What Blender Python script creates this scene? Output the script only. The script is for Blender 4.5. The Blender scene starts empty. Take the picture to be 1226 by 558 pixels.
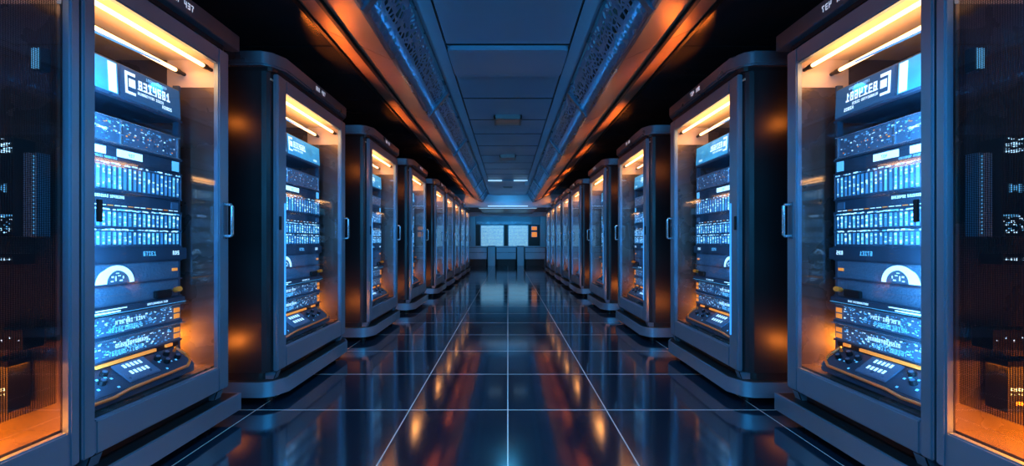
import bpy, bmesh, math, random
from mathutils import Vector
random.seed(7)
scene = bpy.context.scene
C = scene.collection

# ---------------------------------------------------------------- camera, world, exposure
CAM_H = 1.04
F_PX = 450.0
cam_d = bpy.data.cameras.new('camera'); cam = bpy.data.objects.new('camera', cam_d); C.objects.link(cam)
cam.location = (0, 0, CAM_H); cam.rotation_euler = (math.pi/2, 0, 0)
cam_d.sensor_width = 36; cam_d.lens = 36*F_PX/1226; cam_d.clip_start = 0.02; cam_d.clip_end = 100
cam_d.shift_x = 5/1226; cam_d.shift_y = 11/1226
scene.camera = cam
vs = scene.view_settings
vs.view_transform = 'Standard'; vs.look = 'None'; vs.gamma = 1; vs.use_curve_mapping = False
vs.exposure = 0.0
w = bpy.data.worlds.new('world'); scene.world = w; w.use_nodes = True
w.node_tree.nodes['Background'].inputs[0].default_value = (0.03, 0.11, 0.24, 1)
w.node_tree.nodes['Background'].inputs[1].default_value = 0.6

def area(name, loc, direction, sx, sy, col, power, parent=None, spread=None):
    l = bpy.data.lights.new(name, 'AREA'); l.shape = 'RECTANGLE'; l.size = sx; l.size_y = sy
    l.color = col; l.energy = power
    if spread: l.spread = math.radians(spread)
    o = bpy.data.objects.new(name, l); C.objects.link(o)
    o.location = loc; o.rotation_euler = Vector(direction).to_track_quat('-Z', 'Y').to_euler()
    if parent: o.parent = parent
    return o
def point(name, loc, col, power, r=0.02, parent=None):
    l = bpy.data.lights.new(name, 'POINT'); l.color = col; l.energy = power; l.shadow_soft_size = r
    o = bpy.data.objects.new(name, l); C.objects.link(o); o.location = loc
    if parent: o.parent = parent
    return o

BLUE = (0.06, 0.47, 0.90); CYAN = (0.10, 0.50, 1.0); ORANGE = (1.0, 0.20, 0.02); WARM = (1.0, 0.36, 0.07)
# added blue fill lights: behind the camera, inside the two ceiling ducts, along the aisle
area('rear_fill', (0, -1.2, 1.75), (0, 1, -0.05), 3.0, 1.3, BLUE, 125)  # unseen fill added to light frames and ceiling
for s in (-1, 1):
    area('duct_fill', (s*0.74, 6.0, 2.35), (-s*0.25, 0, 1), 11.0, 0.03, BLUE, 14, spread=125)  # strip added out of sight to lift the middle ceiling
for y in (0.6, 1.9, 3.5, 5.3):
    l = bpy.data.lights.new('aisle_fill_spot', 'SPOT'); l.color = BLUE; l.energy = 95; l.spot_size = math.radians(150); l.spot_blend = 0.5; l.shadow_soft_size = 0.05  # spots added to light the cabinet fronts, not tied to the vents
    o = bpy.data.objects.new('aisle_fill_spot', l); C.objects.link(o); o.location = (0, y, 2.47)

area('far_wall_fill', (0, 14.75, 2.1), (0, 1, -.35), 3.0, .15, BLUE, 30)  # added fill that brightens the back wall and counters
area('soffit_fill', (0, 10.6, 2.49), (0, .5, -1), .7, .3, BLUE, 18)  # blue area light facing down and back, no fixture modelled
# ---------------------------------------------------------------- materials
def mat(name, col, rough=0.4, metal=0.0, emis=None, es=0.0, spec=0.5, coat=0.0):
    m = bpy.data.materials.new(name); m.use_nodes = True
    b = m.node_tree.nodes['Principled BSDF']
    b.inputs['Base Color'].default_value = (*col, 1); b.inputs['Roughness'].default_value = rough
    b.inputs['Metallic'].default_value = metal; b.inputs['Specular IOR Level'].default_value = spec
    b.inputs['Coat Weight'].default_value = coat
    if emis:
        b.inputs['Emission Color'].default_value = (*emis, 1); b.inputs['Emission Strength'].default_value = es
    return m
def noise_rough(m, scale=6, lo=0.2, hi=0.45, stretch=(1, 1, 1), bump=0.0):
    nt = m.node_tree; b = nt.nodes['Principled BSDF']
    tc = nt.nodes.new('ShaderNodeNewGeometry'); mp = nt.nodes.new('ShaderNodeMapping'); mp.inputs['Scale'].default_value = stretch
    n = nt.nodes.new('ShaderNodeTexNoise'); n.inputs['Scale'].default_value = scale; n.inputs['Detail'].default_value = 4
    r = nt.nodes.new('ShaderNodeMapRange'); r.inputs['From Min'].default_value = 0.3; r.inputs['From Max'].default_value = 0.7
    r.inputs['To Min'].default_value = lo; r.inputs['To Max'].default_value = hi
    nt.links.new(tc.outputs['Position'], mp.inputs[0]); nt.links.new(mp.outputs[0], n.inputs['Vector'])
    nt.links.new(n.outputs['Fac'], r.inputs['Value']); nt.links.new(r.outputs[0], b.inputs['Roughness'])
    if bump:
        bp = nt.nodes.new('ShaderNodeBump'); bp.inputs['Strength'].default_value = bump; bp.inputs['Distance'].default_value = 0.01
        nt.links.new(n.outputs['Fac'], bp.inputs['Height']); nt.links.new(bp.outputs[0], b.inputs['Normal'])
    return m
M = {}
M['body'] = noise_rough(mat('cabinet_body_metal', (0.030, 0.036, 0.046), 0.35, 0.75), 3, 0.30, 0.42)
M['frame'] = noise_rough(mat('cabinet_frame_metal', (0.15, 0.235, 0.33), 0.36, 0.7), 5, 0.30, 0.44)
M['cap'] = noise_rough(mat('cabinet_cap_metal', (0.09, 0.135, 0.19), 0.3, 0.7), 5, 0.25, 0.36)
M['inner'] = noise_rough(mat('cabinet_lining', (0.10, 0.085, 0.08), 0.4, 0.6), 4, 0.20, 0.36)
M['inner_lit'] = mat('glow_toned_lining', (0.50, 0.42, 0.34), 0.45, 0.2)  # paler lining, tube glow put into its colour
M['dark'] = mat('dark_metal', (0.012, 0.014, 0.018), 0.4, 0.5)
M['unit'] = noise_rough(mat('rack_unit_metal', (0.10, 0.17, 0.26), 0.35, 0.3), 30, 0.25, 0.45)
M['unit_dark'] = mat('rack_unit_dark', (0.03, 0.055, 0.09), 0.4, 0.3)
M['handle'] = mat('brushed_handle', (0.45, 0.55, 0.65), 0.25, 0.8)
M['white'] = mat('white_indicator', (0.6, 0.8, 0.9), 0.5, emis=(0.55, 0.85, 1.0), es=1.3)
M['cyan'] = mat('cyan_indicator', (0.2, 0.5, 0.7), 0.5, emis=(0.10, 0.50, 0.85), es=0.85)
M['sky'] = mat('blue_indicator', (0.1, 0.3, 0.5), 0.5, emis=(0.04, 0.22, 0.48), es=0.7)
M['orange'] = mat('orange_indicator', (0.8, 0.3, 0.05), 0.4, emis=(1.0, 0.25, 0.02), es=0.8)
M['orange_plastic'] = mat('orange_plastic', (0.9, 0.17, 0.01), 0.35)
M['tube'] = mat('warm_tube', (1, 0.8, 0.5), 0.5, emis=(1.0, 0.50, 0.20), es=7)
M['blue_glint'] = mat('blue_glint', (0.3, 0.6, 0.9), 0.5, emis=(0.06, 0.30, 0.62), es=1.0)  # emission painted for a reflected blue highlight
M['stile_glow'] = mat('stile_glow', (0.1, 0.4, 0.8), 0.4, emis=(0.05, 0.34, 0.80), es=0.8)  # emission for the added strip on the door stile
M['side_glow_box'] = mat('side_glow_lens', (1, 0.4, 0.1), 0.5, emis=(1, 0.25, 0.03), es=2)  # lens of the added orange glow boxes
M['navy_screen'] = mat('navy_screen', (0.02, 0.06, 0.12), 0.25, emis=(0.015, 0.09, 0.22), es=0.8)
M['ink'] = mat('cap_lettering', (0.75, 0.8, 0.85), 0.5, emis=(.6, .8, 1), es=.45)  # painted letters, given an added glow to read bright
M['wall'] = mat('wall_dark', (0.015, 0.02, 0.03), 0.5)
M['side_ceiling'] = noise_rough(mat('side_ceiling_panel', (0.018, 0.021, 0.027), 0.25, 0.3), 2, 0.16, 0.28)
M['ceiling'] = noise_rough(mat('ceiling_panel', (0.12, 0.24, 0.36), 0.35, 0.2), 1.5, 0.28, 0.45)
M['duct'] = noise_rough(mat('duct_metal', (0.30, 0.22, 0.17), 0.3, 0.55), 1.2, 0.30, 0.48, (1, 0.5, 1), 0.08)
M['vent'] = mat('vent_metal', (0.14, 0.15, 0.17), 0.35, 0.6)
M['vent_lamp'] = mat('vent_lamp_lens', (0.3, 0.25, 0.2), 0.5, emis=(0.8, 0.45, 0.3), es=0.45)
M['pale'] = mat('pale_blue_panel', (0.22, 0.36, 0.48), 0.4, 0.3)
M['strip'] = mat('strip_light', (0.6, 0.8, 0.9), 0.5, emis=(0.35, 0.65, 0.9), es=0.9)

def screen_mat():
    m = mat('cyan_screen', (0.05, 0.3, 0.5), 0.3); nt = m.node_tree; b = nt.nodes['Principled BSDF']
    g = nt.nodes.new('ShaderNodeNewGeometry'); n = nt.nodes.new('ShaderNodeTexNoise'); n.inputs['Scale'].default_value = 14
    cr = nt.nodes.new('ShaderNodeValToRGB'); cr.color_ramp.elements[0].color = (0.015, 0.20, 0.42, 1); cr.color_ramp.elements[0].position = 0.3
    cr.color_ramp.elements[1].color = (0.03, 0.40, 0.72, 1); cr.color_ramp.elements[1].position = 0.7
    nt.links.new(g.outputs['Position'], n.inputs['Vector']); nt.links.new(n.outputs['Fac'], cr.inputs[0])
    nt.links.new(cr.outputs[0], b.inputs['Emission Color']); b.inputs['Emission Strength'].default_value = 0.9
    return m
M['screen'] = screen_mat()
def window_mat():
    m = mat('lit_window', (0.3, 0.5, 0.6), 0.2); nt = m.node_tree; b = nt.nodes['Principled BSDF']
    g = nt.nodes.new('ShaderNodeNewGeometry'); mp = nt.nodes.new('ShaderNodeMapping'); mp.inputs['Scale'].default_value = (4, 1, 14)
    n = nt.nodes.new('ShaderNodeTexNoise'); n.inputs['Scale'].default_value = 3; n.inputs['Detail'].default_value = 6; n.inputs['Roughness'].default_value = 0.8
    cr = nt.nodes.new('ShaderNodeValToRGB'); cr.color_ramp.elements[0].color = (0.04, 0.26, 0.52, 1); cr.color_ramp.elements[0].position = 0.40
    cr.color_ramp.elements[1].color = (0.50, 0.85, 1.0, 1); cr.color_ramp.elements[1].position = 0.66
    nt.links.new(g.outputs['Position'], mp.inputs[0]); nt.links.new(mp.outputs[0], n.inputs['Vector']); nt.links.new(n.outputs['Fac'], cr.inputs[0])
    nt.links.new(cr.outputs[0], b.inputs['Emission Color']); b.inputs['Emission Strength'].default_value = 0.75
    return m
M['window'] = window_mat()
def glass_mat():
    m = bpy.data.materials.new('door_glass'); m.use_nodes = True; nt = m.node_tree; nt.nodes.clear()
    o = nt.nodes.new('ShaderNodeOutputMaterial'); mx = nt.nodes.new('ShaderNodeMixShader'); t = nt.nodes.new('ShaderNodeBsdfTransparent')
    g = nt.nodes.new('ShaderNodeBsdfGlossy'); g.inputs['Roughness'].default_value = 0.03; g.inputs['Color'].default_value = (0.8, 0.9, 1, 1)
    lw = nt.nodes.new('ShaderNodeLayerWeight'); lw.inputs['Blend'].default_value = 0.5
    pw = nt.nodes.new('ShaderNodeMath'); pw.operation = 'POWER'; pw.inputs[1].default_value = 5; nt.links.new(lw.outputs['Facing'], pw.inputs[0])
    f = nt.nodes.new('ShaderNodeMath'); f.operation = 'MULTIPLY_ADD'; f.inputs[1].default_value = 0.30; f.inputs[2].default_value = 0.055; nt.links.new(pw.outputs[0], f.inputs[0])
    t.inputs['Color'].default_value = (0.93, 0.96, 1, 1)
    nt.links.new(f.outputs[0], mx.inputs[0]); nt.links.new(t.outputs[0], mx.inputs[1]); nt.links.new(g.outputs[0], mx.inputs[2]); nt.links.new(mx.outputs[0], o.inputs[0])
    return m
M['glass'] = glass_mat()
def perforated(name, col, cell, hole, metal=0.6, rough=0.4, plane='YZ', voro=False):
    """sheet metal with punched holes: holes are see-through"""
    m = bpy.data.materials.new(name); m.use_nodes = True; nt = m.node_tree; b = nt.nodes['Principled BSDF']; o = nt.nodes['Material Output']
    b.inputs['Base Color'].default_value = (*col, 1); b.inputs['Metallic'].default_value = metal; b.inputs['Roughness'].default_value = rough
    g = nt.nodes.new('ShaderNodeNewGeometry'); v = nt.nodes.new('ShaderNodeTexVoronoi'); v.inputs['Scale'].default_value = 1/cell
    v.inputs['Randomness'].default_value = 0.85 if voro else 0.0
    if voro: v.feature = 'DISTANCE_TO_EDGE'
    else:
        mp = nt.nodes.new('ShaderNodeMapping'); mp.inputs['Scale'].default_value = (0, 1, 1) if plane == 'YZ' else (1, 1, 0)
        nt.links.new(g.outputs['Position'], mp.inputs[0])
    nt.links.new(g.outputs['Position'] if voro else mp.outputs[0], v.inputs['Vector'])
    mt = nt.nodes.new('ShaderNodeMath'); mt.operation = 'GREATER_THAN' if voro else 'LESS_THAN'; mt.inputs[1].default_value = hole
    nt.links.new(v.outputs['Distance'], mt.inputs[0])
    t = nt.nodes.new('ShaderNodeBsdfTransparent'); mx = nt.nodes.new('ShaderNodeMixShader')
    nt.links.new(mt.outputs[0], mx.inputs[0]); nt.links.new(b.outputs[0], mx.inputs[1]); nt.links.new(t.outputs[0], mx.inputs[2]); nt.links.new(mx.outputs[0], o.inputs[0])
    return m
M['mesh_door'] = perforated('perforated_door_sheet', (0.012, 0.016, 0.022), 0.0065, 0.42)
M['duct_mesh'] = perforated('duct_lattice', (0.09, 0.22, 0.40), 0.045, 0.10, 0.6, 0.35, voro=True)
M['fine_mesh'] = noise_rough(mat('fine_mesh_panel', (0.08, 0.14, 0.21), 0.5, 0.3), 90, 0.3, 0.7, bump=0.5)

TILE_Y0, TILE_DY = 2.33, 0.63
TILE_X = (0.0, 0.61, 1.56, 2.5)
def floor_mat():
    m = mat('floor_tile', (0.010, 0.020, 0.036), 0.1, 0.0, spec=0.9); nt = m.node_tree; b = nt.nodes['Principled BSDF']; b.inputs['IOR'].default_value = 2.0
    g = nt.nodes.new('ShaderNodeNewGeometry'); sx = nt.nodes.new('ShaderNodeSeparateXYZ'); nt.links.new(g.outputs['Position'], sx.inputs[0])
    def mth(op, a, bv=None):
        n = nt.nodes.new('ShaderNodeMath'); n.operation = op
        for i, q in enumerate((a, bv)):
            if q is None: continue
            if isinstance(q, (int, float)): n.inputs[i].default_value = q
            else: nt.links.new(q, n.inputs[i])
        return n.outputs[0]
    ax = mth('ABSOLUTE', sx.outputs[0]); lines = None
    for X in TILE_X:
        l = mth('LESS_THAN', mth('ABSOLUTE', mth('SUBTRACT', ax, X)), 0.0032)
        lines = l if lines is None else mth('MAXIMUM', lines, l)
    fr = mth('FRACT', mth('DIVIDE', mth('ADD', sx.outputs[1], 10*TILE_DY - TILE_Y0 + TILE_DY/2), TILE_DY))
    ly = mth('LESS_THAN', mth('ABSOLUTE', mth('SUBTRACT', fr, 0.5)), 0.0042/TILE_DY)
    lines = mth('MAXIMUM', lines, ly)
    mix = nt.nodes.new('ShaderNodeMix'); mix.data_type = 'RGBA'; nt.links.new(lines, mix.inputs[0])
    mix.inputs[6].default_value = (0.005, 0.012, 0.024, 1); mix.inputs[7].default_value = (0.34, 0.36, 0.38, 1)
    nt.links.new(mix.outputs[2], b.inputs['Base Color'])
    n = nt.nodes.new('ShaderNodeTexNoise'); n.inputs['Scale'].default_value = 2.5; n.inputs['Detail'].default_value = 3
    nt.links.new(g.outputs['Position'], n.inputs['Vector'])
    r = nt.nodes.new('ShaderNodeMapRange'); r.inputs['To Min'].default_value = 0.06; r.inputs['To Max'].default_value = 0.14
    nt.links.new(n.outputs['Fac'], r.inputs['Value'])
    rr = mth('MAXIMUM', r.outputs[0], mth('MULTIPLY', lines, 0.5)); nt.links.new(rr, b.inputs['Roughness'])
    return m
M['floor'] = floor_mat()

# ---------------------------------------------------------------- mesh helpers
class MB:
    def __init__(self): self.v = []; self.f = []; self.m = []; self.mats = []
    def mi(self, m):
        if m not in self.mats: self.mats.append(m)
        return self.mats.index(m)
    def add(self, vs, fs, m):
        k = len(self.v); i = self.mi(m); self.v += [tuple(p) for p in vs]
        for f in fs: self.f.append(tuple(k+q for q in f)); self.m.append(i)
        return self
    def box(self, a, b, m):
        (x0, y0, z0), (x1, y1, z1) = a, b
        return self.add([(x0,y0,z0),(x1,y0,z0),(x1,y1,z0),(x0,y1,z0),(x0,y0,z1),(x1,y0,z1),(x1,y1,z1),(x0,y1,z1)],
            [(3,2,1,0),(4,5,6,7),(0,1,5,4),(1,2,6,5),(2,3,7,6),(3,0,4,7)], m)
    def prism(self, pts, z0, z1, m, pts2=None):
        """outline in xy extruded from z0 to z1"""
        n = len(pts); q = pts2 or pts
        return self.add([(*p, z0) for p in pts] + [(*p, z1) for p in q],
            [tuple(range(n))[::-1], tuple(range(n, 2*n))] + [(i, (i+1) % n, n+(i+1) % n, n+i) for i in range(n)], m)
    def prism_y(self, pts, y0, y1, m):
        """outline in xz extruded along y"""
        n = len(pts)
        return self.add([(p[0], y0, p[1]) for p in pts] + [(p[0], y1, p[1]) for p in pts],
            [tuple(range(n)), tuple(range(n, 2*n))[::-1]] + [(i, (i+1) % n, n+(i+1) % n, n+i) for i in range(n)], m)
    def tube(self, pts, r, m, n=10):
        P = [Vector(p) for p in pts]; rings = []
        for i, p in enumerate(P):
            t = (P[min(i+1, len(P)-1)] - P[max(i-1, 0)]).normalized()
            a = t.cross(Vector((0.31, 0.17, 0.93))).normalized(); b = t.cross(a)
            rings.append([p + a*r*math.cos(2*math.pi*k/n) + b*r*math.sin(2*math.pi*k/n) for k in range(n)])
        vs = [q for r_ in rings for q in r_]; fs = []
        for i in range(len(P)-1):
            for k in range(n): fs.append((i*n+k, i*n+(k+1) % n, (i+1)*n+(k+1) % n, (i+1)*n+k))
        fs += [tuple(range(n)), tuple(range((len(P)-1)*n, len(P)*n))[::-1]]
        return self.add(vs, fs, m)
    def merge(self, o):
        k = len(self.v); self.v += o.v
        for f, i in zip(o.f, o.m): self.f.append(tuple(k+q for q in f)); self.m.append(self.mi(o.mats[i]))
        return self
    def data(self, name, bevel=0, sx=1, smooth=False, seg=2):
        me = bpy.data.meshes.new(name)
        vv = [(p[0]*sx, p[1], p[2]) for p in self.v]
        me.from_pydata(vv, [], [f if sx > 0 else f[::-1] for f in self.f])
        for q in self.mats: me.materials.append(M[q])
        me.polygons.foreach_set('material_index', self.m)
        bm = bmesh.new(); bm.from_mesh(me)
        bmesh.ops.recalc_face_normals(bm, faces=bm.faces)
        if bevel:
            es = [e for e in bm.edges if len(e.link_faces) == 2 and e.calc_face_angle(0) > 0.6]
            bmesh.ops.bevel(bm, geom=es, offset=bevel, segments=seg, affect='EDGES', clamp_overlap=True)
        if smooth or bevel:
            for f in bm.faces: f.smooth = True
            for e in bm.edges:
                if len(e.link_faces) == 2 and e.calc_face_angle(0) > 0.7: e.smooth = False
        bm.to_mesh(me); bm.free(); me.update()
        return me
def link(name, me, parent=None, loc=(0, 0, 0)):
    o = bpy.data.objects.new(name, me); C.objects.link(o); o.location = loc
    if parent: o.parent = parent
    return o
def tag(o, label, cat, group=None, kind=None):
    o['label'] = label; o['category'] = cat
    if group: o['group'] = group
    if kind: o['kind'] = kind
    return o
def struct(name, mb, bevel=0, label=None, seg=2):
    o = link(name, mb.data(name, bevel, seg=seg)); o['kind'] = 'structure'
    if label: o['label'] = label
    return o

# ---------------------------------------------------------------- the setting
XW, Y0, YB, HC = 2.75, -0.6, 17.7, 2.54
struct('floor', MB().box((-XW-.1, Y0, -0.1), (XW+.1, YB+.2, 0), 'floor'), label='glossy dark navy tile floor with thin pale joints')
struct('wall_left', MB().box((-XW-.1, Y0, 0), (-XW, YB+.2, HC+.3), 'wall'))
struct('wall_right', MB().box((XW, Y0, 0), (XW+.1, YB+.2, HC+.3), 'wall'))
# ceiling: slab with panels; glossy black side fields, blue middle field
seams = [-0.6, 0.4, 1.0, 1.62, 2.25, 2.85, 3.34, 3.92, 4.60, 5.20, 5.85, 6.5, 7.1, 7.7, 8.3, 8.9, 9.6, 10.3, 11.0, 11.7]
cb = MB(); cb.box((-XW, Y0, HC+.035), (XW, YB, HC+.08), 'dark')
for a, b in zip(seams, seams[1:]):
    cb.box((-0.47, a+.006, HC), (0.47, b-.006, HC+.035), 'ceiling')
cb.box((-0.66, -.6, HC), (-0.473, 11.7, HC+.035), 'ceiling'); cb.box((0.473, -.6, HC), (0.66, 11.7, HC+.035), 'ceiling')
struct('ceiling', cb, 0.006, 'navy blue panelled ceiling over the aisle')
sb = MB()
ys = seams + [12.5, 13.3, 14.1, 14.9, 15.7, 16.5, 17.6]
for s in (-1, 1):
    for a, b in zip(ys, ys[1:]):
        x0, x1 = sorted((s*1.2, s*XW)); sb.box((x0, a+.005, HC-.012), (x1, b-.005, HC+.03), 'side_ceiling')
struct('ceiling_side', sb, 0.003, 'glossy black ceiling panels above both cabinet rows')
# raised middle hatch with rounded corners
def rrect(x0, y0, x1, y1, r, n=5):
    out = []
    for cx, cy, a0 in ((x1-r, y1-r, 0), (x0+r, y1-r, 90), (x0+r, y0+r, 180), (x1-r, y0+r, 270)):
        for k in range(n+1):
            a = math.radians(a0+90*k/n); out.append((cx+r*math.cos(a), cy+r*math.sin(a)))
    return out
h = MB(); h.prism(rrect(-.465, 2.86, .465, 3.335, .05), HC-.035, HC+.002, 'ceiling')
tag(link('ceiling_hatch', h.data('ceiling_hatch', .006)), 'navy rounded rectangular hatch panel nearest the camera in the middle ceiling', 'hatch')

def duct(s):
    side = 'left' if s < 0 else 'right'
    root = bpy.data.objects.new('ceiling_duct', None); C.objects.link(root); root.location = (s*0.95, 5.5, 2.29)
    tag(root, f'angled ceiling duct with orange-lit metal underside running above the {side} cabinet row', 'duct', 'ceiling ducts')
    ox = 0.95
    def part(name, mb, bev=0):
        mb.v = [(p[0]-ox, p[1]-5.5, p[2]-2.29) for p in mb.v]
        return link(name, mb.data(name, bev, s), root)
    ya, yb = -0.6, 11.6
    mb = MB()
    ks = [ya, 1.2, 2.6, 4.0, 5.5, 7.0, 8.6, 10.1, yb]
    for a, b in zip(ks, ks[1:]):
        mb.prism_y([(1.30, 2.525), (1.08, 2.425), (1.08, 2.437), (1.30, 2.537)], a+.002, b-.002, 'duct')
        mb.prism_y([(1.05, 2.412), (0.79, 2.295), (0.79, 2.307), (1.05, 2.424)], a+.002, b-.002, 'duct')
    part('underside_panel', mb, .002)
    for (xa, za) in ((1.29, 2.525), (1.065, 2.415)):
        part('rail', MB().prism_y([(xa-.018, za-.03), (xa+.018, za-.022), (xa+.018, za+.012), (xa-.018, za+.006)], ya, yb, 'dark'), .004)
    part('lower_lip', MB().prism_y([(.775, 2.285), (.80, 2.292), (.80, 2.312), (.765, 2.305)], ya, yb, 'cap'), .003)
    part('lattice_panel', MB().prism_y([(.768, 2.306), (.60, 2.54), (.604, 2.545), (.772, 2.309)], ya, yb, 'duct_mesh'))
    part('lining', MB().prism_y([(.86, 2.34), (.78, 2.535), (.79, 2.54), (.87, 2.345)], ya, yb, 'ceiling'))
    part('top_lip', MB().prism_y([(.585, 2.515), (.61, 2.525), (.61, 2.545), (.585, 2.54)], ya, yb, 'cap'), .003)
    part('end_plate', MB().prism_y([(.60, 2.54), (.77, 2.27), (.83, 2.27), (1.32, 2.52), (1.32, 2.54)], yb, yb+.06, 'cap'), .006)
    for k in range(6):
        y = 2.0+k*1.7
        part('bracket', MB().prism_y([(.585, 2.51), (.775, 2.275), (.79, 2.28), (.60, 2.54)], y, y+.05, 'cap'), .003)
for s in (-1, 1): duct(s)

def vent(y, wd, ln, lab):
    root = bpy.data.objects.new('ceiling_vent', None); C.objects.link(root); root.location = (0, y, HC)
    tag(root, lab, 'vent', 'ceiling vents in a line over the aisle')
    f = MB(); hw, hl = wd/2, ln/2; t = .022
    for a, b in (((-hw, -hl), (hw, -hl+t)), ((-hw, hl-t), (hw, hl)), ((-hw, -hl), (-hw+t, hl)), ((hw-t, -hl), (hw, hl))):
        f.box((*a, -.05), (*b, .002), 'vent')
    link('frame', f.data('frame', .003), root)
    l = MB(); l.box((-hw+t, -hl+t, -.022), (hw-t, hl-t, -.012), 'vent_lamp'); link('lens', l.data('lens'), root)
    for k in range(4):
        yy = -hl+t+(k+.5)*(ln-2*t)/4
        link('slat', MB().box((-hw+t, yy-.008, -.045), (hw-t, yy+.008, -.030), 'vent').data('slat', .002), root)
vent(4.55, .33, .26, 'nearest small ceiling vent with warm lens over the aisle, before the two others')
vent(6.55, .28, .24, 'middle one of the small ceiling vents over the aisle')
vent(9.95, .26, .22, 'farthest small ceiling vent, on the lowered panel past the ducts')

# lowered panel and soffit past the ducts
lp = MB(); lp.prism([(-.47, 8.95), (.47, 8.95), (.56, 11.65), (-.56, 11.65)], HC-.04, HC, 'ceiling')
tag(link('ceiling_panel', lp.data('ceiling_panel', .01)), 'lowered navy ceiling panel between the far ends of the ducts', 'panel')
for x0, x1, nm in ((-.47, -.14, 'left'), (.14, .47, 'right')):
    tag(link('strip_light', MB().box((x0, 8.925, HC-.05), (x1, 8.955, HC-.018), 'strip').data('strip_light', .003)), f'short cyan strip light at the {nm} front edge of the lowered ceiling panel', 'light')
tag(link('wall_box', MB().box((.40, 8.90, HC-.16), (.49, 8.95, HC-.05), 'pale').data('wall_box', .008)), 'small pale blue box hanging at right corner of lowered ceiling panel', 'box')
sf = MB(); sf.box((-XW, 11.7, 2.13), (XW, 11.9, HC+.03), 'pale'); sf.box((-.92, 11.9, 2.12), (.92, 14.4, 2.2), 'ceiling'); sf.box((-XW, 14.4, 2.04), (XW, 14.6, HC), 'pale')
sf.box((-XW, 11.9, 2.2), (XW, 14.4, HC), 'dark')
struct('trim_1', sf, .01, 'blue soffit and cross beams at the far end of the aisle')
tag(link('strip_light', MB().box((-.62, 11.66, 2.15), (.62, 11.70, 2.175), 'strip').data('strip_light', .003)), 'long white-blue strip light across the front of the far soffit', 'light')
tag(link('strip_light', MB().box((-.9, 11.66, 2.09), (.9, 11.72, 2.10), 'strip').data('strip_light')), 'thin lower light line under the far soffit edge', 'light')

# back wall with windows
bw = MB()
Z0, Z1 = 0.80, 1.86; XA, XB = -1.30, .98
bw.box((-XW, YB, 0), (XW, YB+.1, Z0), 'wall'); bw.box((-XW, YB, Z1), (XW, YB+.1, HC+.1), 'ceiling')
bw.box((-XW, YB, Z0), (XA, YB+.1, Z1), 'wall'); bw.box((XB, YB, Z0), (XW, YB+.1, Z1), 'wall'); bw.box((-.17, YB, Z0), (-.0, YB+.1, Z1), 'wall')
struct('wall_back', bw)
for n, (a, b) in enumerate(((XA, -.17), (0, XB))):
    fr = MB()
    for p, q in (((a, Z0), (a+.04, Z1)), ((b-.04, Z0), (b, Z1)), ((a, Z0), (b, Z0+.04)), ((a, Z1-.04), (b, Z1))):
        fr.box((p[0], YB-.03, p[1]), (q[0], YB+.08, q[1]), 'pale')
    wo = struct(f'window_{n+1}', fr, .004, 'bright pale blue window behind the counters')
    pn = link('pane', MB().box((a+.04, YB+.02, Z0+.04), (b-.04, YB+.035, Z1-.04), 'window').data('pane'), wo)
    bl = MB()
    for k in range(5): bl.box((a+.04, YB, Z0+.2+k*.17), (b-.04, YB+.012, Z0+.206+k*.17), 'pale')
    link('blind_rail', bl.data('blind_rail'), wo)
struct('trim_2', MB().box((-1.5, YB-.12, 1.88), (1.15, YB, 2.0), 'cap'), .01, 'header over the far windows')
for s, nm in ((-1, 'left'), (1, 'right')):
    x = s*1.62
    tag(link('column', MB().box((x-.13, 17.2, 0), (x+.13, 17.45, HC), 'pale').data('column', .02)), f'pale blue column standing {nm} of the far windows', 'column', 'far columns')
for k, (z, hh) in enumerate(((1.60, .2), (1.28, .26))):
    r = bpy.data.objects.new('wall_lamp', None); C.objects.link(r); r.location = (1.24, YB-.05, z)
    tag(r, ('upper' if k == 0 else 'lower') + ' small glowing orange square lamp on back wall right of windows', 'lamp', 'orange wall lamps')
    link('housing', MB().box((-.15, -.02, -.02), (.15, .05, hh), 'cap').data('housing', .01), r)
    link('lens', MB().box((-.12, -.03, .01), (.12, -.018, hh-.03), 'orange').data('lens', .004), r)
# counters at the far end
for k, (a, b) in enumerate(((-1.76, -.90), (-.54, .40), (.73, 1.70))):
    r = bpy.data.objects.new('counter_unit', None); C.objects.link(r); r.location = ((a+b)/2, 16.75, 0)
    tag(r, ('leftmost', 'middle', 'rightmost')[k] + ' low blue-grey counter cabinet under the far windows', 'counter', 'counters at the far end')
    hw = (b-a)/2
    link('body', MB().box((-hw+.03, -.10, .28), (hw-.03, .3, .82), 'cap').data('body', .01), r)
    link('worktop', MB().box((-hw, -.14, .82), (hw, .33, .87), 'pale').data('worktop', .01), r)
    link('drawer', MB().box((-hw+.05, -.125, .60), (hw-.05, -.10, .79), 'pale').data('drawer', .008), r)
    link('door', MB().box((-hw+.05, -.125, .30), (hw-.05, -.10, .57), 'pale').data('door', .008), r)
    link('plinth', MB().box((-hw+.08, .0, 0), (hw-.08, .25, .28), 'dark').data('plinth'), r)
for k, (a, b) in enumerate(((-.88, -.56), (.42, .71))):
    r = bpy.data.objects.new('pedestal', None); C.objects.link(r); r.location = ((a+b)/2, 16.72, 0)
    tag(r, f"upright pale blue pedestal between the {('left and middle', 'middle and right')[k]} counters", 'pedestal', 'pedestals between counters')
    hw = (b-a)/2
    link('body', MB().box((-hw, -.14, 0), (hw, .3, .84), 'pale').data('body', .015), r)
    link('top', MB().box((-hw-.01, -.16, .84), (hw+.01, .32, .885), 'cap').data('top', .01), r)

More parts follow.
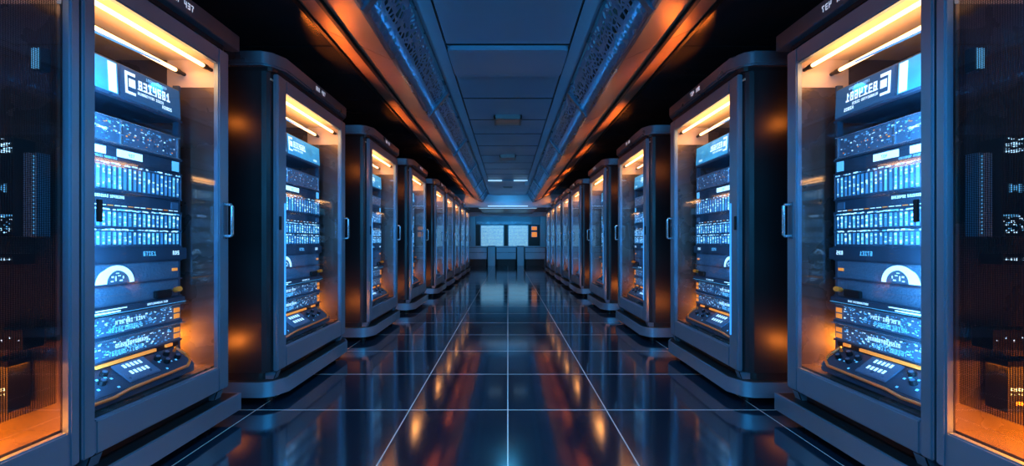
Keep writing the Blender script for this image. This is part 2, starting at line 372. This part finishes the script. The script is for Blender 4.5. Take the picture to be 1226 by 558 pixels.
# ---------------------------------------------------------------- marks (lit lettering, leds)
GL = ['111101101101111', '010110010010111', '111001111100111', '111001111001111', '101101111001001', '111100111001111', '111100111101111',
      '111001010010010', '111101111101111', '110101110101101', '111100110100111', '101101111101101', '111010010010111', '110101101101110']
def face_quad(mb, d, u0, u1, z0, z1, m):
    mb.add([(d, u0, z0), (d, u1, z0), (d, u1, z1), (d, u0, z1)], [(0, 1, 2, 3)], m)
def glyphs(mb, d, u0, z0, hgt, n, m, rnd, wf=0.72, flip=False):
    u = u0; px = hgt/5
    for i in range(n):
        if rnd.random() < 0.12: u += px*2; continue
        g = rnd.choice(GL)
        for r in range(5):
            for c in range(3):
                if g[r*3+c] == '1':
                    face_quad(mb, d, u+c*px*wf*1.1, u+(c+1)*px*wf*1.1, z0+(4-r)*px, z0+(5-r)*px*1.0, m)
        u += px*wf*4.4
    return u
def speckle(mb, d, u0, u1, z0, z1, n, rnd, mats=('sky', 'sky', 'cyan', 'cyan', 'white'), s=(.004, .014)):
    for i in range(n):
        a = rnd.uniform(*s); b = rnd.uniform(.002, .007); u = rnd.uniform(u0, u1-a); z = rnd.uniform(z0, z1-b)
        face_quad(mb, d-rnd.uniform(0, .001), u, u+a, z, z+b, rnd.choice(mats))

# Local frame of a cabinet: x = depth away from the aisle (0 = door plane), y along the aisle, z up. side s mirrors x.
D = 0.90; DE = 0.15          # cabinet depth, depth of the equipment faces
def unit_shell(u0, u1, z0, z1, m='unit', depth=.5):
    return MB().box((DE, u0, z0), (DE+depth, u1, z1), m)

def k_display(W, u0, u1):
    r = random.Random(1); L = u1-u0
    sh = MB().prism_y([(DE-.008, 1.71), (DE+.4, 1.71), (DE+.4, 1.875), (DE-.0, 1.875)], u0, u1, 'unit')
    t2 = MB().add([(DE-.012, u0+L*.44, 1.718), (DE-.012, u1-.01, 1.718), (DE-.004, u1-.01, 1.868), (DE-.004, u0+L*.44, 1.868)], [(0, 1, 2, 3)], 'screen' if W > .9 else 'navy_screen')
    us = u0+L*.42
    d = DE-.010
    sc = MB().add([(d-.002, u0+.01, 1.722), (d-.002, us, 1.722), (d+.006, us, 1.866), (d+.006, u0+.01, 1.866)], [(0, 1, 2, 3)], 'screen')
    mk = MB(); d2 = DE-.015
    a = MB()
    glyphs(a, d2, u0+.02, 1.83, .016, 6, 'white', r); glyphs(a, d2, u0+.03, 1.795, .02, 7, 'white', r); glyphs(a, d2, u0+L*.1, 1.73, .024, 6, 'white', r)
    face_quad(a, d2, us-.045, us-.008, 1.725, 1.86, 'white')
    x0 = us+.03
    for (p, q, z0, z1) in ((x0, x0+.012, 1.75, 1.845), (x0, x0+.05, 1.835, 1.85), (x0, x0+.05, 1.745, 1.758)): face_quad(a, d2, p, q, z0, z1, 'white')
    face_quad(a, d2, x0+.018, x0+.05, 1.78, 1.82, 'white'); face_quad(a, d2, x0+.06, x0+L*.27, 1.783, 1.787, 'white')
    glyphs(a, d2, x0+.065, 1.782, .046, 7, 'white', r, .62); glyphs(a, d2, x0+.06, 1.758, .014, 16, 'white', r); glyphs(a, d2, x0+.10, 1.842, .014, 14, 'cyan', r)
    glyphs(a, d2, u1-.14, 1.80, .02, 5, 'cyan', r); glyphs(a, d2, u1-.12, 1.735, .018, 5, 'white', r)
    a.v = [(p[0]+(p[2]-1.71)/.165*.008+.0005, min(p[1], u1-.004), p[2]) for p in a.v]
    return [('housing', sh, .004), ('screen', sc, 0), ('text_screen', t2, 0), ('lettering', a, 0)]
def k_storage(W, u0, u1):
    r = random.Random(2); a = MB(); d = DE-.006
    sh = unit_shell(u0, u1, 1.495, 1.613, 'unit'); bz = MB()
    bz.box((DE-.004, u0, 1.608), (DE, u1, 1.613), 'handle'); bz.box((DE-.004, u0, 1.495), (DE, u1, 1.499), 'handle')
    um = u0+(u1-u0)*.45; bz.box((DE-.004, um, 1.499), (DE, um+.006, 1.608), 'handle'); bz.box((DE-.004, u1-.02, 1.499), (DE, u1-.012, 1.608), 'handle')
    speckle(a, d, u0+.01, u1-.03, 1.505, 1.60, 150, r, ('sky', 'sky', 'cyan', 'white', 'orange') , (.003, .010))
    for k in range(9): glyphs(a, d, u0+.02+k*(u1-u0)*.105, 1.58, .012, 2, 'cyan', r)
    speckle(a, d, u0+.02, um-.05, 1.545, 1.56, 26, r, ('white', 'white', 'cyan'), (.008, .02))
    return [('housing', sh, .004), ('bezel', bz, 0), ('indicator_lights', a, 0)]
def k_patch(W, u0, u1):
    r = random.Random(3); a = MB(); d = DE-.003; L = u1-u0
    sh = unit_shell(u0, u1, 1.415, 1.485, 'unit_dark')
    for p, q in ((.13, .34), (.42, .63)):
        face_quad(a, d, u0+L*p, u0+L*q, 1.437, 1.472, 'white'); glyphs(a, d-.001, u0+L*(p+.08), 1.445, .016, 4, 'sky', r)
    glyphs(a, d, u0+L*.15, 1.421, .010, 26, 'cyan', r)
    b = MB(); b.box((DE-.003, u1-.05, 1.425), (DE, u1-.01, 1.478), 'cyan')
    return [('housing', sh, .004), ('label_plates', a, 0), ('port_block', b, 0)]
def blade_mb(u, bw, z0, z1, seed):
    r = random.Random(seed); m = MB(); m.box((DE-.006, u, z0), (DE+.35, u+bw*.86, z1), 'unit')
    face_quad(m, DE-.0075, u+bw*.18, u+bw*.68, z0+.004, z1-.004, r.choice(('cyan', 'sky', 'sky', 'cyan')))
    for k in range(5):
        z = r.uniform(z0+.006, z1-.012); face_quad(m, DE-.009, u+bw*.2, u+bw*r.uniform(.4, .66), z, z+r.uniform(.003, .010), r.choice(('white', 'white', 'sky')))
    return m
def k_blades(z0, z1, nb, sd):
    def f(W, u0, u1):
        sh = MB(); sh.box((DE+.30, u0, z0), (DE+.5, u1, z1), 'unit_dark'); sh.box((DE, u0, z0), (DE+.5, u1, z0+.004), 'unit'); sh.box((DE-.01, u0, z1-.006), (DE+.5, u1, z1), 'unit')
        sh.box((DE-.008, u0, z0), (DE+.4, u0+.006, z1), 'unit'); sh.box((DE-.008, u1-.006, z0), (DE+.4, u1, z1), 'unit')
        out = [('chassis', sh, 0)]; bw = (u1-u0-.02)/nb
        for k in range(nb):
            out.append(('blade', blade_mb(u0+.01+k*bw, bw, z0+.006, z1-.008, sd*50+k), 0))
        r = random.Random(sd); a = MB()
        speckle(a, DE-.0105, u0+.01, u1-.01, z1-.005, z1+.004, 70, r, ('white', 'cyan', 'white'), (.005, .02))
        out.append(('status_lights', a, 0))
        return out
    return f
def k_blank(W, u0, u1):
    r = random.Random(5); a = MB(); sh = unit_shell(u0, u1, 1.205, 1.268, 'unit_dark')
    glyphs(a, DE-.003, u0+(u1-u0)*.13, 1.243, .013, 26, 'white', r)
    for k in range(18): face_quad(a, DE-.003, u0+.02+k*(u1-u0)/19, u0+.045+k*(u1-u0)/19, 1.207, 1.2105, 'white' if k % 3 else 'orange')
    b = MB(); b.box((DE-.006, u1-.06, 1.215), (DE, u1-.015, 1.255), 'unit')
    return [('housing', sh, .004), ('lettering', a, 0), ('latch', b, .002)]
def k_power(W, u0, u1):
    r = random.Random(6); a = MB(); d = DE-.013; L = u1-u0; sh = MB().box((DE-.01, u0, .945), (DE+.5, u1+.035, 1.01), 'unit_dark')
    face_quad(a, d, u0+.01, u0+L*.14, .982, .997, 'white'); glyphs(a, d, u0+L*.18, .983, .013, 3, 'cyan', r); glyphs(a, d, u0+.01, .958, .012, 14, 'white', r)
    glyphs(a, d, u0+L*.62, .972, .022, 5, 'cyan', r); glyphs(a, d, u0+L*.9, .972, .022, 3, 'white', r)
    return [('housing', sh, .004), ('lettering', a, 0)]
def k_emblem(W, u0, u1):
    a = MB(); d = DE-.003; L = u1-u0; sh = unit_shell(u0, u1, .845, .94, 'fine_mesh'); uc = u0+L*.42; z0 = .850
    # white dome outline flaring at its near foot, with a small figure inside
    ro, n = .078, 18
    for k in range(n):
        t0, t1 = math.pi*k/n, math.pi*(k+1)/n
        def P(t, rr, fl): return (uc+rr*1.05*math.cos(t)-(fl if t > math.pi*.75 else 0), z0+rr*math.sin(t)*1.06)
        wi = lambda t: .72-.20*max(0, math.cos(math.pi-t))
        q = [P(t0, ro, .01*(t0/math.pi)), P(t1, ro, .01*(t1/math.pi)), P(t1, ro*wi(t1), 0), P(t0, ro*wi(t0), 0)]
        a.add([(d, *p) for p in q], [(0, 1, 2, 3)], 'white')
    for (x, y, sx, sy) in ((-.018, .03, .010, .008), (-.004, .022, .006, .022), (.012, .034, .012, .005), (.02, .012, .014, .006), (-.02, .010, .012, .006), (.004, .046, .014, .004), (.03, .026, .006, .012)):
        face_quad(a, d, uc+x-sx/2, uc+x+sx/2, z0+y-sy/2, z0+y+sy/2, 'white')
    b = MB(); b.box((DE-.004, u1-.05, .885), (DE, u1-.02, .9), 'orange')
    return [('housing', sh, .003), ('emblem', a, 0), ('indicator_light', b, 0)]
def k_vented(W, u0, u1):
    sh = unit_shell(u0, u1, .75, .838, 'fine_mesh')
    b = MB(); b.tube([(DE-.05, u1-.06, .79), (DE-.02, u1-.045, .785), (DE, u1-.03, .78)], .014, 'orange_plastic', 12)
    c = MB(); c.box((DE-.022, u1-.16, .752), (DE, u1-.07, .79), 'dark')
    return [('housing', sh, .003), ('plug', b, 0), ('socket_block', c, .004)]
def k_tray(W, u0, u1):
    r = random.Random(9); a = MB(); sh = MB().box((DE-.03, u0, .715), (DE+.4, u1, .743), 'unit_dark'); d = DE-.033; L = u1-u0
    face_quad(a, d, u0+.01, u0+L*.40, .722, .729, 'white'); face_quad(a, d, u0+L*.22, u0+L*.45, .735, .740, 'white')
    glyphs(a, d, u0+L*.62, .728, .010, 18, 'white', r); face_quad(a, d, u0, u1, .716, .718, 'cyan')
    return [('shelf_body', sh, .003), ('light_bar', a, 0)]
def k_router(z0, z1, sd):
    def f(W, u0, u1):
        r = random.Random(sd); a = MB(); d = DE-.008; L = u1-u0; sh = MB().box((DE-.005, u0, z0), (DE+.5, u1, z1), 'unit')
        lip = MB().box((DE-.03, u0, z1-.004), (DE+.1, u1, z1), 'handle')
        speckle(a, d, u0+.01, u1-.06, z0+.008, z1-.012, 190, r, ('sky', 'cyan', 'cyan', 'white'), (.004, .012))
        for k in range(3):
            p = u0+.02+k*L*.07; face_quad(a, d, p, p+.03, z0+.012, z1-.018, 'sky'); glyphs(a, d-.002, p+.004, z0+.02, .03, 1, 'white', r)
        glyphs(a, d-.001, u0+L*.35, z0+.012, .022, 12, 'cyan', r); glyphs(a, d-.001, u0+L*.4, z0+.045, .018, 14, 'white', r)
        b = MB()
        for k in range(2): b.box((DE-.009, u1-.045, z0+.012+k*.032), (DE-.005, u1-.012, z0+.036+k*.032), 'orange')
        return [('housing', sh, .003), ('lip', lip, 0), ('indicator_lights', a, 0), ('orange_ports', b, 0)]
    return f
def k_console(W, u0, u1):
    r = random.Random(12); L = u1-u0
    xb, xf, zb, zf = DE, .035, .475, .388
    sh = MB().prism_y([(xf, .345), (DE+.3, .345), (DE+.3, zb), (xb, zb), (xf, zf)], u0, u1-.04, 'unit_dark')
    dz = (zb-zf)/(xb-xf)
    def on(x, off=.0): return zf+(x-xf)*dz+off
    def pad(m, xa, xc, p, q, mt, o=.003, th=.008):
        m.add([(xa, p, on(xa, o)), (xc, p, on(xc, o)), (xc, q, on(xc, o)), (xa, q, on(xa, o)), (xa, p, on(xa, o+th)), (xc, p, on(xc, o+th)), (xc, q, on(xc, o+th)), (xa, q, on(xa, o+th))],
              [(3,2,1,0),(4,5,6,7),(0,1,5,4),(1,2,6,5),(2,3,7,6),(3,0,4,7)], mt)
    p = MB(); pad(p, xf+.015, xb-.01, u0+L*.36, u0+L*.62, 'unit')
    kn = MB()
    for cu, cx in ((.08, .07), (.15, .11), (.22, .07), (.28, .11), (.70, .10), (.74, .065), (.80, .11), (.85, .07)):
        x = xf+cx*.8; u = u0+L*cu
        kn.tube([(x, u, on(x, -.004)), (x-.008, u, on(x, .016))], .015, 'dark', 12)
        kn.tube([(x-.008, u, on(x, .016)), (x-.009, u, on(x, .018))], .009, 'unit', 12)
    mk = MB()
    for row in range(2):
        for k in range(5):
            x = xf+.04+row*.035; u = u0+L*.42+k*L*.032
            mk.add([(x, u, on(x, .0125)), (x+.018, u, on(x+.018, .0125)), (x+.018, u+L*.02, on(x+.018, .0125)), (x, u+L*.02, on(x, .0125))], [(0, 1, 2, 3)], 'white')
    for k in range(16):
        x = r.uniform(xf+.01, xb-.02); u = u0+L*r.choice((r.uniform(.03, .32), r.uniform(.66, .88)))
        mk.add([(x, u, on(x, .003)), (x+.008, u, on(x+.008, .003)), (x+.008, u+.01, on(x+.008, .003)), (x, u+.01, on(x, .003))], [(0, 1, 2, 3)], 'cyan')
    tr = MB(); path = [(xf-.004, u0+.0, zf-.012), (xf-.010, u0+L*.2, zf-.014), (xf-.006, u0+L*.32, zf-.004), (xf-.006, u0+L*.6, zf-.002), (xf-.004, u1-.09, zf+.0), (xf+.02, u1-.045, on(xf+.02, .0)), (xf+.06, u1-.03, on(xf+.06)), (xb-.01, u1-.045, on(xb-.01, .004)), (xb-.03, u1-.07, on(xb-.03, .006))]
    tr.tube(path, .0075, 'orange_plastic', 8)
    bar = MB(); bar.box((DE-.012, u0+.0, .482), (DE, u0+L*.20, .496), 'orange'); bar.box((DE-.012, u0+L*.26, .482), (DE, u0+L*.74, .496), 'orange'); bar.box((DE-.012, u0+L*.84, .485), (DE, u0+L*.9, .5), 'orange')
    bar.box((DE, u0, .475), (DE+.25, u1, .50), 'dark')
    return [('desk', sh, .004), ('key_pad', p, .002), ('knobs', kn, 0), ('keys', mk, 0), ('edge_trim', tr, 0), ('orange_bar', bar, 0)]

KINDS = [  # name, category, words, builder
 ('display_unit', 'display', 'cyan screen display unit, topmost', k_display),
 ('storage_server', 'server', 'speckled storage server with divided face', k_storage),
 ('patch_panel', 'panel', 'dark patch panel with two bright label plates', k_patch),
 ('blade_chassis', 'server', 'tallest glowing blade row', k_blades(1.276, 1.40, 24, 4)),
 ('blank_panel', 'panel', 'dark panel with one fine line of letters', k_blank),
 ('blade_chassis', 'server', 'upper glowing blade row of close pair', k_blades(1.105, 1.190, 24, 5)),
 ('blade_chassis', 'server', 'lowest glowing blade row', k_blades(1.020, 1.098, 24, 6)),
 ('power_supply', 'power supply', 'wide dark power supply with white lettering', k_power),
 ('drive_shelf', 'panel', 'blue mesh panel with white dome emblem', k_emblem),
 ('vented_panel', 'panel', 'plain blue mesh panel with orange plug', k_vented),
 ('light_shelf', 'shelf', 'thin shelf with bright light bars', k_tray),
 ('router', 'router', 'upper circuit-patterned router with orange ports', k_router(.615, .708, 11)),
 ('router', 'router', 'lower circuit-patterned router with orange ports', k_router(.508, .603, 13)),
 ('control_console', 'console', 'sloping control console with orange edge, lowest', k_console),
]
SHELF_Z = [(1.70, 1.71), (1.485, 1.495), (1.405, 1.415), (1.268, 1.276), (1.19, 1.205), (1.098, 1.105), (1.01, 1.02), (.94, .945), (.838, .845), (.743, .75), (.708, .715), (.603, .615), (.50, .508)]

def chamf(x0, y0, x1, y1, c):
    return [(x0+c, y0), (x1, y0), (x1, y1), (x0+c, y1), (x0+c*.45, y1-c*.25), (x0+.0, y1-c), (x0, y0+c), (x0+c*.45, y0+c*.25)]
cache = {}
def cabinet_parts(W, sn, sf, door):
    """door 'glass' or 'mesh'. sn / sf: near and far stile width"""
    P = []; stile_glow_on = W > .9 and door == 'glass'
    on = 0 if W < .9 else .035; of = 0 if door == 'mesh' else .035
    c = .03; t = .02
    b = MB()  # side walls (near has rounded front corner), back, floor, top
    b.prism([(.05, 0), (D, 0), (D, t), (.05, t), (.045, t), (.02, .028), (.004, .046), (.0, .046), (.006, .022), (.022, .006)], .20, 2.14, 'body')
    b.prism([(.0, W-.03), (.012, W-.008), (.03, W), (D, W), (D, W-t), (.03, W-t)], .20, 2.14, 'body')
    b.box((D-t, t, .20), (D, W-t, 2.14), 'body'); b.box((.0, .03, .20), (D, W-.03, .30), 'body'); b.box((.02, t, 2.10), (D, W-t, 2.14), 'body')
    P.append(('body', b, 0, 0))
    li = MB(); li.box((.012, t, .30), (D-t, t+.006, 2.10), 'inner'); li.box((.012, W-t-.006, .30), (D-t, W-t, 2.10), 'inner')
    li.box((DE+.45, t+.006, .30), (DE+.456, W-t-.006, 2.10), 'inner'); li.box((.012, t, .30), (D-t, W-t, .338), 'inner'); li.box((.0, W-t-.008, 1.93), (.3, W-t-.006, 2.10), 'inner_lit')  # pale patch high on far wall carries the tube glow in its colour
    P.append(('lining', li, 0, 0)); P.append(('lit_top_lining', MB().box((.0, t, 2.088), (D-t, W-t, 2.10), 'inner_lit'), 0, 0))  # top lining made paler to carry the tube glow
    fr = MB(); x0, x1 = -.035, -.001; fu = .035 if on else .001
    fr.box((x0, fu, .20), (x1, .035+sn, 2.135), 'frame'); fr.box((x0, W-sf, .20), (x1, W, 2.135), 'frame')
    fr.box((x0, .035+sn, .20), (x1, W-sf, .335), 'frame'); fr.box((x0, .035+sn, 2.045), (x1, W-sf, 2.135), 'frame')
    P.append(('door_frame', fr, .006, 0))
    gl = MB(); gl.box((-.022, .035+sn-.004, .33), (-.018, W-sf+.004, 2.05), 'glass'); P.append(('glass_pane', gl, 0, 0))
    if door == 'mesh':
        ms = MB(); ms.box((.02, .04, .44), (.022, W-.03, 2.06), 'mesh_door'); P.append(('perforated_sheet', ms, 0, 0))
    if stile_glow_on: P.append(('stile_glow', MB().box((x0-.003, .035+sn-.026, .42), (x0, .035+sn-.012, 1.30), 'stile_glow'), 0, 0))  # glowing strip added so the floor shows cyan streaks
    hd = MB(); u = W-sf*.42
    hd.tube([(x0, u, 1.255), (x0-.035, u, 1.255), (x0-.042, u, 1.248), (x0-.042, u, 1.082), (x0-.035, u, 1.075), (x0, u, 1.075)], .0085, 'handle', 10)
    hd.box((x0-.004, u-.016, 1.06), (x0, u+.016, 1.27), 'cap')
    if door == 'glass': P.append(('handle', hd, 0, 0))
    for z in (1.12,): P.append(('door_latch', MB().box((x0-.008, .045, z), (x0, .065, z+.09), 'dark'), .002, 0))  # dark latch box on the near stile
    cp = MB(); cp.prism(chamf(-.075, -on, D, W+of, .11 if on else .005), 2.165, 2.255, 'cap'); P.append(('top_cap', cp, .010, 0))
    nk = MB(); nk.prism(chamf(-.03, 0, D-.02, W, .04), 2.14, 2.166, 'dark'); P.append(('neck', nk, 0, 0))
    lt = MB(); r = random.Random(3); glyphs(lt, -.0762, W*.42, 2.195, .032, 8, 'ink', r); P.append(('lettering', lt, 0, 0))
    bs = MB(); bs.prism(chamf(.02, .01, D-.02, W-.01, .06), .10, .201, 'dark')
    for u in (.03, W-.08):
        bs.prism_y([(-.03, .20), (.05, .20), (.05, .12), (.0, .12)], u, u+.05, 'frame')
    P.append(('plinth', bs, .004, 0))
    tr = MB(); tr.prism(chamf(-.085, -on, D, W+of, .11 if on else .005), .055, .15, 'frame'); tr.prism(chamf(-.07, -on+.01, D-.02, W+of-.01, .1 if on else .005), .15, .151, 'dark'); P.append(('base_tray', tr, .012, 0))
    P.append(('duct_glow_box', MB().box((.02, W*.25, 2.255), (.07, W*.75, 2.29), 'dark'), .004, 0))  # added housing for the orange light thrown on the duct
    for a, q in ((.05, .08), (.05, W-.08), (D-.1, .08), (D-.1, W-.08)):
        f = MB(); f.tube([(a, q, 0), (a, q, .06)], .03, 'dark', 14); P.append(('foot', f, 0, 0))
    for d_, z in ((.045, 2.03), (.20, 2.005)):
        tb = MB(); tb.tube([(d_, .05, z), (d_, W-.07, z)], .010, 'tube', 10)
        for q in (.045, W-.075): tb.tube([(d_, q-.012, z), (d_, q+.012, z)], .015, 'dark', 10)
        tb.tube([(d_, .02, z), (d_, .04, z)], .008, 'dark', 8); tb.tube([(d_, W-.07, z), (d_, W-.022, z)], .011, 'dark', 8)
        P.append(('tube_lamp', tb, 0, 0))
    if door == 'glass':
        bl = MB(); bl.tube([(.10, W*.12, 1.935), (.10, W*.62, 1.955)], .006, 'blue_glint', 8); bl.tube([(.10, W*.12, 1.935), (.10, .026, 1.93)], .005, 'dark', 8); P.append(('blue_glint_bar', bl, 0, 0))  # glowing bar that stands in for a blue reflected highlight
        ra = MB()
        for u in (.055, W-.115): ra.box((DE-.002, u-.012, .338), (DE+.03, u+.0, 1.9), 'unit_dark')
        P.append(('rack_rails', ra, 0, 0))
        sh = MB()
        for a, q in SHELF_Z: sh.box((DE-.004, .05, a), (DE+.45, W-.105, q), 'unit_dark')
        P.append(('rack_shelves', sh, 0, 0))
    if door == 'glass':
        for z in (.36, 1.86): P.append(('side_glow_box', MB().box((.16, W, z-.03), (.26, W+.018, z+.03), 'side_glow_box'), .004, 0))  # added boxes for the orange glow on the next cabinet's side
    return P

ORD = ['nearest', 'second', 'third', 'fourth', 'fifth', 'sixth', 'seventh', 'eighth', 'farthest']
# door plane distance from the aisle centre, near end, width
CABS = [(1.66, 1.437, .753, .012, .075), (1.53, 2.41, 1.05, .095, .085), (1.49, 3.92, 1.05, .09, .085), (1.45, 5.47, 1.05, .09, .085), (1.42, 7.20, 1.05, .09, .085),
        (1.41, 8.46, 1.05, .09, .085), (1.405, 9.72, 1.05, .09, .085), (1.40, 10.98, 1.05, .09, .085), (1.40, 12.24, 1.05, .09, .085)]
def build_cab(s, idx, X, y0, W, sn, sf, door='glass'):
    side = 'left' if s < 0 else 'right'
    r = bpy.data.objects.new('server_cabinet', None); C.objects.link(r); cx = X+D/2; r.location = (s*cx, y0+W/2, 0)
    if idx >= 0:
        tag(r, f'{ORD[idx]} dark glass-door server cabinet from the camera in the {side} row, lit orange and blue', 'server cabinet', 'server cabinets lining the aisle')
    else:
        tag(r, f'dark perforated-door server cabinet cut off by the {side} edge of the photo', 'server cabinet', 'perforated cabinets at the edges')
    key = (s, round(W, 3), sn, sf, door)
    if key not in cache:
        cache[key] = []
        for nm, mb, bev, _ in cabinet_parts(W, sn, sf, door):
            mb.v = [(p[0]-D/2, p[1]-W/2, p[2]) for p in mb.v]
            cache[key].append((nm, mb.data(nm, bev, s, smooth=nm in ('handle', 'tube_lamp', 'foot'))))
    fr_o = None
    for nm, me in cache[key]:
        par = fr_o if (nm in ('handle', 'door_latch', 'glass_pane') and fr_o) else r
        o = link(nm, me, par)
        if nm == 'door_frame': o.name = 'door'; fr_o = o
        if nm == 'tube_lamp': o['label'] = 'glowing warm tube lamp'
    # tube, corner and floor lamps, plus added glow and wash lights
    def lx(d): return s*(d-D/2)
    k = 1 if door == 'glass' else .06
    area('tube_lamp_light', (lx(.13), 0, 2.03), (0, 0, -1), .16, W*.8, WARM, 5*W*k, r)
    area('tube_lamp_light', (lx(.10), 0, 1.99), (0, 0, 1), .16, W*.8, WARM, 4.5*W*k, r)
    if idx >= 0: area('duct_glow_light', (lx(.02), 0, 2.275), (-s*.9, 0, .35), .22, .02, (1.0, 0.19, 0.02), 9, r, spread=115)  # added uplight that gives the duct its orange patches
    if door == 'glass': area('corner_lamp_light', (lx(.34), W/2-.065, .45), (-s, 0, -.35), .06, .12, (1, .24, .02), 14, r)
    if door == 'glass':
        area('blue_wash_fill', (lx(.02), -W/2+.05, 1.1), (s*.9, .5, 0), .02, 1.4, CYAN, 24*W, r, spread=130)  # unseen blue wash added over the rack faces
    else:
        area('floor_lamp_light', (lx(.32), W/2-.45, .60), (0, 0, -1), .5, .8, (1, .20, .005), 120, r)
    if idx >= 0:
        for z, p in ((.36, 1.3), (1.86, .6)):
            area('side_glow_light', (lx(.21), W/2+.02, z), (0, 1, 0), .1, .06, ORANGE, p, r)  # added light for the orange patches on the neighbouring side panel
    # equipment: every unit is its own thing standing in the rack
    if door != 'glass': return r
    u0, u1 = .055, W-.115
    near = idx <= 3
    for ki, (nm, cat, words, fn) in enumerate(KINDS):
        if idx >= 5 and ki in (2, 4, 7, 9, 10): continue
        ck = ('k', s, ki, round(W, 3), near, idx <= 1)
        if ck not in cache:
            parts = fn(W, u0, u1)
            if not near:
                tot = MB()
                for _, mb, _b in parts: tot.merge(mb)
                parts = [(nm, tot, 0)]
            elif idx > 1 and nm == 'blade_chassis':
                tot = MB()
                for pn, mb, _b in parts:
                    if pn == 'blade': tot.merge(mb)
                parts = [parts[0], ('blades', tot, 0), parts[-1]]
            zs = min(p[2] for _, mb, _b in parts for p in mb.v)
            lst = []
            for pn, mb, bev in parts:
                mb.v = [(p[0]-D/2, p[1]-W/2, p[2]-zs) for p in mb.v]
                lst.append((pn, mb.data(pn, bev, s)))
            cache[ck] = (lst, zs)
        lst, zs = cache[ck]
        loc = (s*cx, y0+W/2, zs)
        lab = f'{words}, inside the {ORD[idx]} cabinet of the {side} row'
        grp = 'rack ' + {'blade_chassis': 'blade rows', 'router': 'routers'}.get(nm, nm.replace('_', ' ') + 's')
        if len(lst) == 1: t = link(nm, lst[0][1], None, loc)
        else:
            t = bpy.data.objects.new(nm, None); C.objects.link(t); t.location = loc
            for pn, me in lst: link(pn, me, t)
        tag(t, lab, cat, grp)
    return r
for s in (-1, 1):
    for i, c in enumerate(CABS): build_cab(s, i, *c)
    build_cab(s, -1, 1.66, .38, 1.05, .05, .035, 'mesh')

# things on the inner side wall of the two edge cabinets, seen through the perforated sheet
def edge_things(s):
    side = 'left' if s < 0 else 'right'; yw = 1.385
    def X(px): return s*px
    def box_thing(nm, parts, lab, cat, xa, xb, z0, grp=None):
        r = bpy.data.objects.new(nm, None); C.objects.link(r); r.location = (s*(xa+xb)/2, yw, z0)
        tag(r, lab, cat, grp)
        for pn, mb in parts:
            mb.v = [(p[0]-(xa+xb)/2, p[1]-yw, p[2]-z0) for p in mb.v]; link(pn, mb.data(pn, 0, s), r)
    def q(mb, x0, x1, z0, z1, m, y=None):
        y = (y or yw)-.062; mb.add([(x0, y, z0), (x1, y, z0), (x1, y, z1), (x0, y, z1)], [(0, 1, 2, 3)], m)
    r = random.Random(21 if s < 0 else 22)
    a = MB().box((1.74, yw-.06, 1.06), (1.86, yw, 1.41), 'dark'); b = MB()
    for k in range(26):
        z = r.uniform(1.36, 1.405); x = r.uniform(1.745, 1.83); q(b, x, x+r.uniform(.01, .03), z, z+.003, 'white')
    q(b, 1.75, 1.80, 1.355, 1.365, 'white'); q(b, 1.82, 1.84, 1.30, 1.32, 'cyan')
    for k in range(4): q(b, 1.765+k*.016, 1.777+k*.016, 1.215+.006*(k % 2), 1.245-.005*(k % 2), 'cyan')
    q(b, 1.745, 1.80, 1.13, 1.137, 'cyan')
    for k in range(40):
        z = r.uniform(1.07, 1.13); x = r.uniform(1.745, 1.84); q(b, x, x+r.uniform(.004, .014), z, z+.004, r.choice(('white', 'cyan')))
    box_thing('monitor_module', [('housing', a), ('readouts', b)], f'dark tall monitor module with blue readouts behind perforated sheet at {side} photo edge', 'module', 1.74, 1.86, 1.06)
    a = MB().box((1.685, yw-.04, 1.06), (1.735, yw, 1.36), 'pale'); b = MB()
    for k in range(22): b.add([(1.69, yw-.042, 1.07+k*.013), (1.70, yw-.042, 1.07+k*.013), (1.70, yw-.042, 1.077+k*.013), (1.69, yw-.042, 1.077+k*.013)], [(0, 1, 2, 3)], 'cyan')
    box_thing('cable_channel', [('channel', a), ('markings', b)], f'narrow blue upright channel beside monitor module at {side} photo edge', 'channel', 1.685, 1.735, 1.06)
    a = MB().box((1.74, yw-.06, .96), (1.89, yw, 1.0), 'dark'); b = MB()
    for k in range(8):
        if k not in (3, 5): q(b, 1.75+k*.016, 1.762+k*.016, .975, .984, 'white')
    box_thing('label_strip', [('plate', a), ('lettering', b)], f'thin dark strip with white letters below the monitor module, {side} photo edge', 'label', 1.74, 1.89, .96)
    a = MB().box((1.71, yw-.06, .66), (1.90, yw, .73), 'dark'); b = MB()
    for k in range(6): q(b, 1.72+k*.03, 1.726+k*.03, .69+.01*(k % 2), .696+.01*(k % 2), 'white')
    box_thing('led_bar', [('plate', a), ('indicator_lights', b)], f'dark bar with a row of white dots, mid height at {side} photo edge', 'light bar', 1.71, 1.90, .66)
    a = MB().box((1.76, yw-.06, .44), (1.90, yw, .62), 'dark'); b = MB()
    q(b, 1.84, 1.895, .55, .61, 'orange')
    for k in range(9): q(b, 1.77+k*.013, 1.780+k*.013, .515, .526, 'cyan'); q(b, 1.77+k*.013, 1.776+k*.013, .50, .506, 'sky')
    q(b, 1.79, 1.87, .465, .478, 'orange')
    box_thing('power_module', [('housing', a), ('readouts', b)], f'low dark module with orange block and cyan letters at {side} photo edge', 'module', 1.76, 1.90, .44)
def edge_plate(s):
    side = 'left' if s < 0 else 'right'
    r = bpy.data.objects.new('display_plate', None); C.objects.link(r); r.location = (s*1.70, 1.385, 1.66)
    tag(r, f'small bright cyan upright plate high on the inner wall at {side} photo edge', 'display')
    link('housing', MB().box((-.018, -.03, 0), (.018, 0, .085), 'dark').data('housing', .002), r)
    link('screen', MB().box((-.013, -.034, .006), (.013, -.03, .079), 'cyan').data('screen'), r)
for s in (-1, 1): edge_things(s); edge_plate(s)
